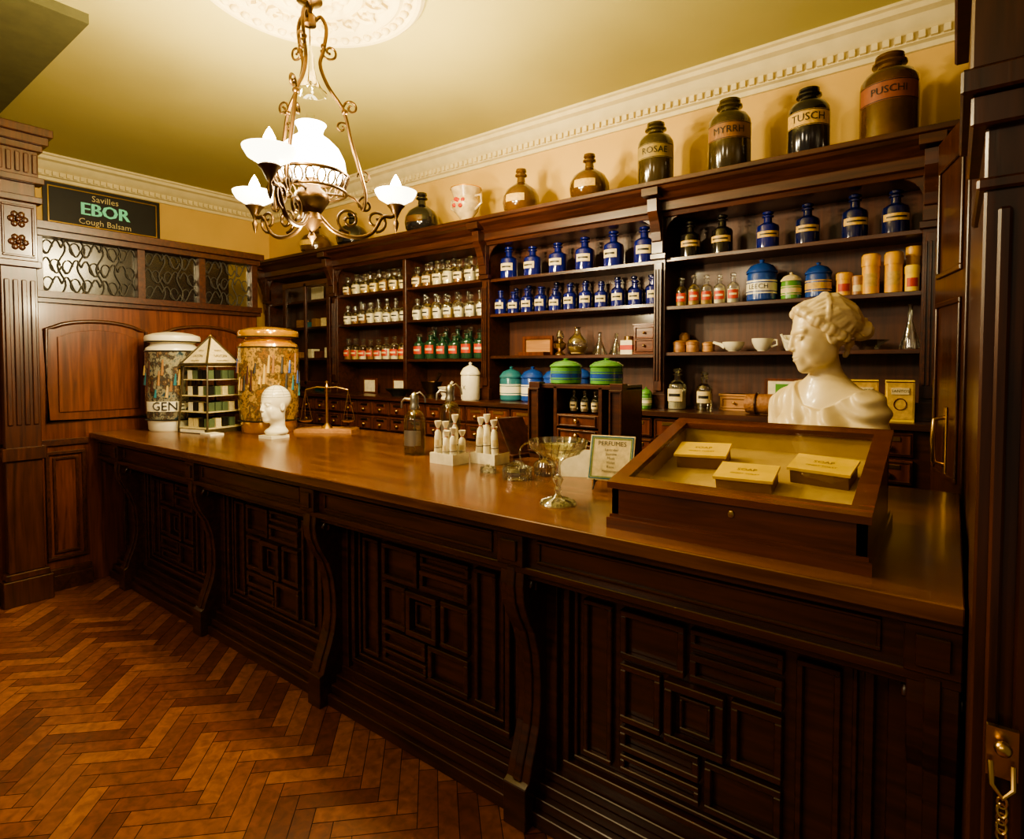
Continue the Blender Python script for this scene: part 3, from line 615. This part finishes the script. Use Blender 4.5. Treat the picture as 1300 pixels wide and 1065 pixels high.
# ------------------------------------------------------------------ display case
o=MB('glass_top_display_case'); X0,X1,Y0,Y1=-.775,-.145,1.495,2.02; zf,zb=1.148,1.285
o.box(X0-.012,X1+.012,Y0-.012,Y1+.012,CZ,CZ+.03,WR); o.box(X0-.005,X1+.005,Y0-.005,Y1+.005,CZ+.03,CZ+.04,WR)
o.box(X0,X1,Y0,Y0+.02,CZ+.04,zf,WR); o.box(X0,X1,Y1-.02,Y1,CZ+.04,zb,WR)
def zs(y): return zf+(zb-zf)*(y-Y0)/(Y1-Y0)
for x in (X0,X1-.02): o.ext([(Y0,CZ+.04),(Y1,CZ+.04),(Y1,zb),(Y0,zf)],0,x,x+.02,WR)
def slab(a0,a1,b0,b1,t0=0,t1=.018,m=WR):
    vs=[(a0,b0,zs(b0)+t0),(a1,b0,zs(b0)+t0),(a1,b1,zs(b1)+t0),(a0,b1,zs(b1)+t0),(a0,b0,zs(b0)+t1),(a1,b0,zs(b0)+t1),(a1,b1,zs(b1)+t1),(a0,b1,zs(b1)+t1)]
    o.add(vs,[(3,2,1,0),(4,5,6,7),(0,1,5,4),(1,2,6,5),(2,3,7,6),(3,0,4,7)],m)
slab(X0-.01,X1+.01,Y0-.012,Y0+.035); slab(X0-.01,X1+.01,Y1-.035,Y1+.012); slab(X0-.01,X0+.035,Y0+.035,Y1-.035); slab(X1-.035,X1+.01,Y0+.035,Y1-.035)
o.add([(X0+.03,Y0+.03,zs(Y0+.03)+.012),(X1-.03,Y0+.03,zs(Y0+.03)+.012),(X1-.03,Y1-.03,zs(Y1-.03)+.012),(X0+.03,Y1-.03,zs(Y1-.03)+.012)],[(0,1,2,3)],PANE)
LIN=pmat('case_lining',(.50,.34,.10),.7)
slab(X0+.02,X1-.02,Y0+.02,Y1-.02,-.07,-.062,LIN)
o.box(X0+.02,X1-.02,Y1-.024,Y1-.02,CZ+.05,zb,LIN); o.ext([(Y0+.02,CZ+.05),(Y1-.02,CZ+.05),(Y1-.02,zb-.01),(Y0+.02,zf-.005)],0,X0+.02,X0+.024,LIN)
o.sph(((X0+X1)/2+.02,Y0-.002,CZ+.09),(.008,.003,.010),BRASS,12,8)
sl=math.atan2(zb-zf,Y1-Y0)
BXS=pmat('soap_box_side',(.24,.12,.03),.6)
for x,y,a in ((-.635,1.86,.12),(-.465,1.73,.04),(-.285,1.83,-.10)):
    o.M=Matrix.Translation((x,y,zs(y)-.062))@Matrix.Rotation(sl,4,'X')@Matrix.Rotation(a,4,'Z')
    o.box(-.080,.080,-.055,.055,.040,.048,YEL); o.text('SOAP',.022,BXS,Matrix.Translation((0,.008,.0488))); o.text('FINEST TOILET',.012,BXS,Matrix.Translation((0,-.02,.0488)))
    o.box(-.074,.074,-.049,.049,0,.040,BXS); o.M=Matrix()
o.build(bevel=.002)
# ------------------------------------------------------------------ SDF sculpting
def ell(P,c,r):
    x,y,z=[(P[i]-c[i])/r[i] for i in range(3)]
    k0=np.sqrt(x*x+y*y+z*z)+1e-6; k1=np.sqrt((x/r[0])**2+(y/r[1])**2+(z/r[2])**2)+1e-6
    return k0*(k0-1)/k1
def cap(P,a,b,ra,rb):
    d=[b[i]-a[i] for i in range(3)]; L2=sum(q*q for q in d)
    h=np.clip(((P[0]-a[0])*d[0]+(P[1]-a[1])*d[1]+(P[2]-a[2])*d[2])/L2,0,1)
    return np.sqrt(sum((P[i]-a[i]-d[i]*h)**2 for i in range(3)))-(ra+(rb-ra)*h)
def smin(a,b,k):
    h=np.clip(.5+.5*(b-a)/k,0,1); return b*(1-h)+a*h-k*h*(1-h)
def smax(a,b,k): return -smin(-a,-b,k)
def surfnet(D,org,h):
    nx,ny,nz=D.shape; S=(nx-1,ny-1,nz-1); acc=np.zeros(S+(3,),np.float32); cnt=np.zeros(S,np.float32)
    def sl(o): return D[o[0]:o[0]+nx-1,o[1]:o[1]+ny-1,o[2]:o[2]+nz-1]
    for ax in range(3):
        oth=[i for i in range(3) if i!=ax]
        for u in (0,1):
            for w in (0,1):
                o0=[0,0,0]; o0[oth[0]]=u; o0[oth[1]]=w; o1=list(o0); o1[ax]=1
                d0=sl(o0); d1=sl(o1); m=(d0<0)!=(d1<0); t=np.where(m,d0/np.where(m,d0-d1,1),0)
                for i in range(3): acc[...,i]+=m*(o0[i]+(t if i==ax else 0))
                cnt+=m
    act=cnt>0; idx=-np.ones(S,np.int64); idx[act]=np.arange(act.sum())
    cells=np.argwhere(act); V=(cells+acc[act]/cnt[act][:,None])*h+np.array(org)
    F=[]
    ins=D<0
    for ax in range(3):
        a,b=[(1,2),(2,0),(0,1)][ax]
        lo=[0,0,0]; hi=[nx-1,ny-1,nz-1]; lo[a]=1; lo[b]=1
        s0=tuple(slice(lo[i],hi[i]) for i in range(3)); s1=tuple(slice(lo[i]+(i==ax),hi[i]+(i==ax)) for i in range(3))
        c0=ins[s0]; c1=ins[s1]; e=np.argwhere(c0!=c1)+np.array(lo)
        sg=ins[e[:,0],e[:,1],e[:,2]]
        A=np.zeros(3,int);A[a]=1;B=np.zeros(3,int);B[b]=1
        q=[e-A-B,e-B,e,e-A]; q=[idx[k[:,0],k[:,1],k[:,2]] for k in q]; Q=np.stack(q,1)
        Q[~sg]=Q[~sg][:,::-1]; F.append(Q)
    return V,np.concatenate(F)
def head(P):
    X,Y,Z=P; Ya=np.abs(Y); PS=(X,Ya,Z)
    d=ell(P,(-.012,0,.035),(.098,.075,.088))
    d=smin(d,ell(P,(.030,0,-.03),(.060,.054,.088)),.03)
    d=smin(d,ell(P,(.069,0,-.101),(.022,.023,.019)),.024)
    d=smin(d,ell(PS,(.02,.043,-.068),(.042,.018,.033)),.03)
    d=smin(d,ell(PS,(.058,.034,-.036),(.026,.024,.026)),.02)
    d=smin(d,ell(P,(.080,0,-.062),(.019,.027,.030)),.016)
    d=smin(d,cap(PS,(.083,.010,.021),(.068,.046,.022),.008,.007),.014)
    d=smax(d,-ell(PS,(.096,.031,.003),(.017,.017,.010)),.012)
    d=smin(d,ell(PS,(.0715,.031,.001),(.0145,.0165,.0115)),.002)
    d=smin(d,cap(PS,(.0835,.018,.0055),(.0862,.031,.0085),.0028,.0026),.003)
    d=smin(d,cap(PS,(.0862,.031,.0085),(.078,.046,.003),.0026,.0022),.003)
    d=smin(d,cap(PS,(.083,.02,-.007),(.080,.043,-.005),.0026,.002),.005)
    d=smin(d,cap(P,(.088,0,.024),(.1045,0,-.026),.0062,.0085),.008)
    d=smin(d,ell(P,(.090,0,-.022),(.015,.0105,.022)),.008)
    d=smin(d,ell(P,(.1035,0,-.031),(.0095,.009,.008)),.004)
    d=smin(d,ell(PS,(.096,.0105,-.035),(.009,.0055,.0062)),.004)
    d=smin(d,cap(PS,(.0985,.003,-.0600),(.089,.018,-.0648),.0046,.0022),.003)
    d=smin(d,cap(PS,(.0975,.0,-.0720),(.089,.015,-.0675),.0056,.0026),.003)
    d=smax(d,-cap(PS,(.1065,.0,-.0660),(.092,.020,-.0658),.0026,.0014),.002)
    d=smin(d,ell(PS,(-.008,.074,-.012),(.018,.009,.028)),.006); d=smax(d,-ell(PS,(-.004,.084,-.010),(.010,.006,.017)),.004)
    return d
def rotP(P,c,yaw,pitch=0,roll=0,s=1):
    R=(Matrix.Rotation(yaw,3,'Z')@Matrix.Rotation(pitch,3,'Y')@Matrix.Rotation(roll,3,'X')).inverted()
    q=[P[i]-c[i] for i in range(3)]
    return tuple((R[i][0]*q[0]+R[i][1]*q[1]+R[i][2]*q[2])/s for i in range(3))
def grid(x0,x1,y0,y1,z0,z1,h):
    ax=[np.arange(a,b,h,dtype=np.float32) for a,b in ((x0,x1),(y0,y1),(z0,z1))]
    return np.meshgrid(*ax,indexing='ij')
def sculpt(name,D,org,h,M,mat,extra=None):
    V,F=surfnet(D,org,h); o=MB(name); o.v=[tuple(M@Vector(p)) for p in V.tolist()]; o.f=[tuple(f) for f in F.tolist()]
    o.mi=[o.mat(mat)]*len(o.f); o.sm=[True]*len(o.f)
    if extra: o.M=M; extra(o)
    return o.build(sharp=80)
h=.0034; G=grid(-.20,.22,-.25,.25,.10,.75,h); P=tuple(G)
kz=int((.40-.10)/h); SUB=(slice(None),slice(25,-25),slice(kz,None)); PH=tuple(g[SUB] for g in G)
hc=(.012,.0,.572); HP=rotP(PH,hc,math.radians(-34),math.radians(8),math.radians(4),1.06)
hd=head(HP); hx,hyy,hz=HP; hs=(hx,np.abs(hyy),hz)
hair=ell(HP,(-.024,0,.042),(.097,.080,.088))
cut=(hx-.050)*.85+(-(hz-.050))*.70-np.abs(hyy)*.30
hair=smax(hair,cut,.010)
HCn=Vector((-.024,0,.042)); HR=(.101,.083,.094)
def surf(v):
    v=Vector(v); d=v-HCn; k=1/math.sqrt((d.x/HR[0])**2+(d.y/HR[1])**2+(d.z/HR[2])**2); return HCn+d*k
line=[(.060,.002,.100),(.066,.018,.094),(.062,.036,.084),(.055,.053,.071),(.044,.066,.056),(.030,.076,.040),(.014,.082,.022),(-.004,.084,.006),(-.026,.083,-.012),(-.05,.07,-.028)]
endp=Vector((-.122,.006,.004)); rnd=random.Random(4)
st=None
for si in range(len(line)*3//2):
    f=si*(len(line)-1)/(len(line)*3//2-1); i0=min(int(f),len(line)-2); a=Vector(line[i0]).lerp(Vector(line[i0+1]),f-i0)
    n=7; pts=[]; ph=rnd.uniform(0,6)
    for j in range(n+1):
        t=j/n; q=a.lerp(endp,t); q.y+=.02*math.sin(PI*t); q.z+=.05*math.sin(PI*t)*(1-si/22)
        q=surf(q) if 0<j<n else q
        q=q+Vector((0,0,1))*.0055*math.sin(ph*.4+j*2.0)
        pts.append(q)
    r0=.0115+rnd.uniform(-.002,.003)
    for j in range(n):
        ra=r0*(1.45 if j==0 else 1)*(1-.25*j/n); rb=r0*(1-.25*(j+1)/n)
        c=cap(hs,pts[j],pts[j+1],ra,rb); st=c if st is None else smin(st,c,.0010)
hair=smin(hair,st,.0015)
bun=smin(ell(HP,(-.126,0,-.002),(.034,.038,.033)),ell(HP,(-.132,.0,.024),(.020,.024,.016)),.01)
ba=np.arctan2(hz+.002,hyy); bun=bun+np.sin(ba*3+np.sqrt((hz+.002)**2+hyy**2)*330)*.0032
hair=smin(hair,bun,.005)
hair=smin(hair,cap(HP,(-.095,-.03,-.035),(-.078,-.042,-.078),.013,.007)+np.sin(hz*190)*.002,.014)
band=np.maximum(np.abs(hx*.90+hz*.25-.012)-.0055,ell(HP,(-.024,0,.042),(.1150,.0965,.1060)))
band=np.maximum(band,-(hz-.035))
hair=smin(hair,band,.004)
hd=smin(hd,hair,.003)
Hf=np.full(P[0].shape,.3,np.float32); Hf[SUB]=hd
D=cap(P,(.0,0,.50),(-.03,0,.39),.046,.053)
D=smin(D,Hf,.022)
D=smin(D,ell(P,(-.02,0,.385),(.055,.085,.035)),.05)
Ps=(P[0],np.abs(P[1]),P[2])
tor=smin(ell(P,(0,0,.26),(.088,.14,.15)),cap(Ps,(-.02,.03,.370),(-.02,.150,.318),.05,.052),.05)
tor=smin(tor,cap(Ps,(-.015,.158,.305),(0,.185,.13),.052,.045),.03)
tor=smin(tor,ell(Ps,(.070,.065,.225),(.052,.058,.06)),.03)
rad=np.sqrt((P[1]-.19)**2+(P[2]-.40)**2)
fold=np.sin(rad*115+1.4*np.sin(P[1]*20+P[0]*15))*.0045+np.sin(rad*55+P[0]*30)*.003
dr=tor-.011+fold
neck=(P[2]-.318)-.95*np.clip(np.sqrt((P[1]-.02)**2+.0004)-.04,0,.12)+.2*P[1]
dr=smax(dr,neck,.005)
tor=smin(tor,dr,.003)
D=smin(D,tor,.03)
bot=(.125+.35*np.abs(P[1])**1.2+.2*np.clip(-P[0],0,1))-P[2]
D=smax(D,bot,.01)
BM=Matrix.Translation((-.375,2.36,CZ))@Matrix.Rotation(math.radians(241),4,'Z')
def soc(o): o.lathe([(0,0),(.085,0),(.085,.02),(.07,.035),(.05,.06),(.045,.09),(.06,.12),(.07,.14),(.06,.17),(0,.17)],(0,0,0),MARB,32)
sculpt('marble_bust',D,(-.20,-.25,.10),h,BM,MARB,soc)
h=.004; G=grid(-.13,.13,-.11,.11,-.01,.37,h); P=tuple(G)
HP=rotP(P,(0,0,.225),0,0,0,1.0); D=head(HP)
D=smin(D,ell(HP,(-.012,0,.045),(.102,.082,.09)),.01)
D=smin(D,cap(P,(-.02,0,.17),(-.02,0,.05),.048,.05),.03)
D=smin(D,ell(P,(-.01,0,.04),(.075,.085,.035)),.02); D=smax(D,.002-P[2],.002)
HM=Matrix.Translation((-3.44,2.02,CZ))@Matrix.Rotation(math.radians(-85),4,'Z')@Matrix.Scale(.93,4)
def lines(o):
    for k in range(1,5):
        z=.262+k*.018
        o.tube([(-.012+.103*math.cos(a)*math.sqrt(max(0,1-((z-.27)/.090)**2)),.083*math.sin(a)*math.sqrt(max(0,1-((z-.27)/.090)**2)),z) for a in [2*PI*i/40 for i in range(40)]],.0009,BLACK,4,True)
    for k in range(4):
        a=PI*k/4
        o.tube([(-.012+.103*math.cos(a)*math.cos(b),.083*math.sin(a)*math.cos(b),.27+.0905*math.sin(b)) for b in [.15+(PI-.3)*i/20 for i in range(21)]],.0009,BLACK,4)
    o.box(-.06,.08,-.07,.07,0,.02,WHITE)
sculpt('phrenology_head',D,(-.13,-.11,-.01),h,HM,WHITE,lines)
# ------------------------------------------------------------------ right side door & doorway
o=MB('door_1'); a=Vector((.030,2.67,0)); b=Vector((-.068,3.05,0)); d=(b-a); Ln=d.length; an=math.atan2(d.y,d.x)
o.M=Matrix.Translation(a)@Matrix.Rotation(an,4,'Z')
o.box(0,Ln,-.02,0,0,2.42,WDV)
for z0,z1 in ((.15,.95),(1.05,1.75),(1.85,2.3)): o.frame(1,0,.010,.04,Ln-.04,z0,z1,.02,WDV)
o.tube([(.19,.0,1.10),(.19,.04,1.11),(.19,.045,1.2),(.19,.04,1.28),(.19,0,1.29)],.009,BRASS,8); o.box(.175,.205,0,.006,1.06,1.33,BRASS)
o.build(bevel=.003)
o=MB('door_frame_right')
o.box(.04,.10,1.5,3.55,0,ZC,WDV)
x=.034
o.box(x,.6,1.22,1.52,0,1.95,WDV); o.box(x-.0,.6,1.2,1.22,0,.25,WDV)
for i in range(4): o.box(x+.018+i*.035,x+.036+i*.035,1.208,1.222,.3,1.75,WDV)
for z0,z1,g in ((1.78,1.80,.01),(1.88,1.93,.02),(1.93,1.97,.034),(1.97,2.12,.022),(2.12,2.16,.045),(2.16,2.45,.03),(2.45,2.55,.06),(2.55,3.2,.03)): o.box(x-g,.6,1.22-g,1.54,z0,z1,WDV)
o.build(bevel=.004)
o=MB('brass_door_latch'); o.box(.055,.095,1.19,1.2,.84,.92,BRASS); o.sph((.075,1.175,.895),.012,BRASS,12,8); o.tube([(.06,1.178,.87),(.062,1.165,.84),(.075,1.16,.825),(.088,1.165,.84),(.088,1.178,.87)],.004,BRASS,8)
for k in range(5): o.tube([(.075+.006*math.cos(q),1.165+(.003*math.sin(q) if k%2 else 0),.815-k*.013+.009*math.sin(q)) for q in [2*PI*i/10 for i in range(10)]],.002,BRASS,5,True)
o.build()
# ------------------------------------------------------------------ chandelier
DZ=-.04
o=MB('gas_chandelier'); C=Vector((CX,CY,0))
dirs=[Vector(v).normalized() for v in ((.209,-.319,0),(-.390,-.058,0),(.182,.377,0))]
o.lathe([(0,3.20),(.05,3.19),(.06,3.17),(.02,3.15),(.012,3.12),(.03,3.10),(.03,3.06),(0,3.05)],(CX,CY,0),BRONZE,20)
def pd(k,r,z,side=0):
    d=dirs[k]; s=Vector((-d.y,d.x,0)); p=C+d*r+s*side; return (p.x,p.y,z+DZ)
def smooth(pts,n=5):
    P=[Vector(p) for p in pts]; out=[]
    for i in range(len(P)-1):
        p0=P[max(i-1,0)];p1=P[i];p2=P[i+1];p3=P[min(i+2,len(P)-1)]
        for j in range(n):
            t=j/n; out.append(.5*((2*p1)+(p2-p0)*t+(2*p0-5*p1+4*p2-p3)*t*t+(3*p1-p0-3*p2+p3)*t**3))
    out.append(P[-1]); return out
def sp(k,cr,cz,r0,turns,s=1,a0=0,n=26):
    return [pd(k,cr+s*r0*(1-i/n*.85)*math.cos(a0+turns*2*PI*i/n),cz+r0*(1-i/n*.85)*math.sin(a0+turns*2*PI*i/n)) for i in range(n+1)]
for k in range(3):
    o.tube(smooth([pd(k,.02,3.12),pd(k,.05,3.15),pd(k,.075,3.10),pd(k,.06,3.0),pd(k,.045,2.93),pd(k,.08,2.84),pd(k,.15,2.74),pd(k,.185,2.6),pd(k,.22,2.48),pd(k,.25,2.36),pd(k,.24,2.28)]),.009,BRONZE,8)
    o.tube(sp(k,.09,3.0,.04,1.3,1,PI),.006,BRONZE,6); o.tube(sp(k,.185,2.76,.035,1.3,-1,0),.006,BRONZE,6); o.tube(sp(k,.14,2.66,.03,1.2,1,0),.005,BRONZE,6)
    o.tube(sp(k,.245,2.44,.035,1.3,-1,0),.005,BRONZE,6)
    o.sph(pd(k,.155,2.735),.016,BRONZE,8,6); o.sph(pd(k,.06,3.02),.013,BRONZE,8,6)
    o.tube(smooth([pd(k,.03,2.24),pd(k,.10,2.17),pd(k,.2,2.15),pd(k,.28,2.18),pd(k,.33,2.26),pd(k,.38,2.27),pd(k,.40,2.31)]),.010,BRONZE,8)
    o.tube(sp(k,.30,2.24,.055,1.5,1,-PI/2),.007,BRONZE,6); o.tube(sp(k,.17,2.23,.06,1.5,-1,-PI/2),.007,BRONZE,6); o.tube(sp(k,.25,2.31,.04,1.3,1,PI/2),.006,BRONZE,6)
    o.tube(smooth([pd(k,.24,2.28),pd(k,.20,2.33),pd(k,.15,2.35)]),.007,BRONZE,8)
    cxy=pd(k,.40,0)
    o.lathe([(0,2.19),(.008,2.21),(.014,2.24),(.006,2.26),(.02,2.29),(.03,2.31),(.045,2.325),(.03,2.335),(0,2.335)],cxy,BRONZE,16)
    o.lathe([(.03,2.335),(.055,2.342),(.085,2.36),(.10,2.385),(.103,2.395),(.098,2.395),(.082,2.366),(.05,2.348),(.03,2.342)],cxy,CUP,32)
    o.lathe([(0,2.335),(.012,2.34),(.012,2.385),(.018,2.39),(.026,2.41),(.024,2.435),(.010,2.465),(0,2.48)],cxy,BULB,14)
cc=(CX,CY,DZ)
o.lathe([(0,2.10),(.008,2.115),(.02,2.135),(.01,2.155),(.03,2.18),(.05,2.21),(.04,2.24),(.06,2.27),(.08,2.30),(.075,2.33),(.04,2.36),(.035,2.40),(0,2.40)],cc,BRONZE,24)
for z,r in ((2.34,.155),(2.415,.165)):
    o.tube([(CX+r*math.cos(a),CY+r*math.sin(a),z+DZ) for a in [2*PI*i/40 for i in range(40)]],.008,BRONZE,8,True)
for i in range(20):
    a=2*PI*i/20; o.tube([(CX+(.155+.012*math.sin(q))*math.cos(a+.12*math.cos(q)),CY+(.155+.012*math.sin(q))*math.sin(a+.12*math.cos(q)),DZ+2.378+.03*math.sin(q)) for q in [2*PI*j/10 for j in range(10)]],.0045,BRONZE,5,True)
for k in range(3): o.tube([pd(k,.04,2.34),pd(k,.155,2.34)],.006,BRONZE,6)
o.lathe([(.155,2.42),(.158,2.44),(.15,2.49),(.125,2.54),(.09,2.575),(.062,2.595),(.052,2.61),(.06,2.635),(.07,2.65),(.066,2.65),(.048,2.612),(.08,2.572),(.12,2.53),(.145,2.48),(.152,2.44)],cc,SHADE,40)
o.lathe([(.02,2.40),(.03,2.43),(.02,2.48),(.02,2.70)],cc,CLR,16)
o.lathe([(.0,2.40),(.018,2.41),(.018,2.45),(0,2.48)],cc,BULB,12)
o.lathe([(0,3.02),(.008,3.015),(.01,2.99),(.02,2.96),(.022,2.90),(.035,2.85),(.06,2.81),(.075,2.795),(.072,2.79)],cc,BELL,28); o.tube([(CX,CY,3.08),(CX,CY,2.97)],.003,BRONZE,6)
o.build(sharp=50)
def light(name,loc,e,col=(1,.80,.47),r=.05):
    l=bpy.data.lights.new(name,'POINT'); l.energy=e; l.color=col; l.shadow_soft_size=r
    ob=bpy.data.objects.new(name,l); ob.location=loc; scene.collection.objects.link(ob); return ob
for k in range(3):
    p=pd(k,.40,2.54); light('gas_light',p,66,(1,.79,.44))
light('lamp_light',(CX,CY,2.03),62,(1,.79,.44))
light('rear_fill_light',(-2.2,-1.3,2.7),78,(1,.80,.50),.25)  # added fill behind the camera, brightens shelving and bust from the front
light('near_fill_light',(-.5,-.8,2.5),22,(1,.80,.50),.2)  # weaker added fill behind the camera, no lamp hangs there
w=bpy.data.worlds.new('world'); scene.world=w; w.use_nodes=True; w.node_tree.nodes['Background'].inputs[0].default_value=(.95,.76,.50,1); w.node_tree.nodes['Background'].inputs[1].default_value=.19
cam=bpy.data.cameras.new('camera'); co=bpy.data.objects.new('camera',cam); scene.collection.objects.link(co)
cam.sensor_width=36; cam.lens=735.5/1300*36; cam.shift_y=-45/1300; cam.clip_start=.02
co.location=(0,0,1.5); co.rotation_euler=(PI/2-math.atan(25.5/735.5),0,math.radians(37.28)); scene.camera=co
scene.view_settings.view_transform='AgX'
try: scene.view_settings.look='AgX - Medium High Contrast'
except Exception as e: print(e)
scene.view_settings.exposure=.2
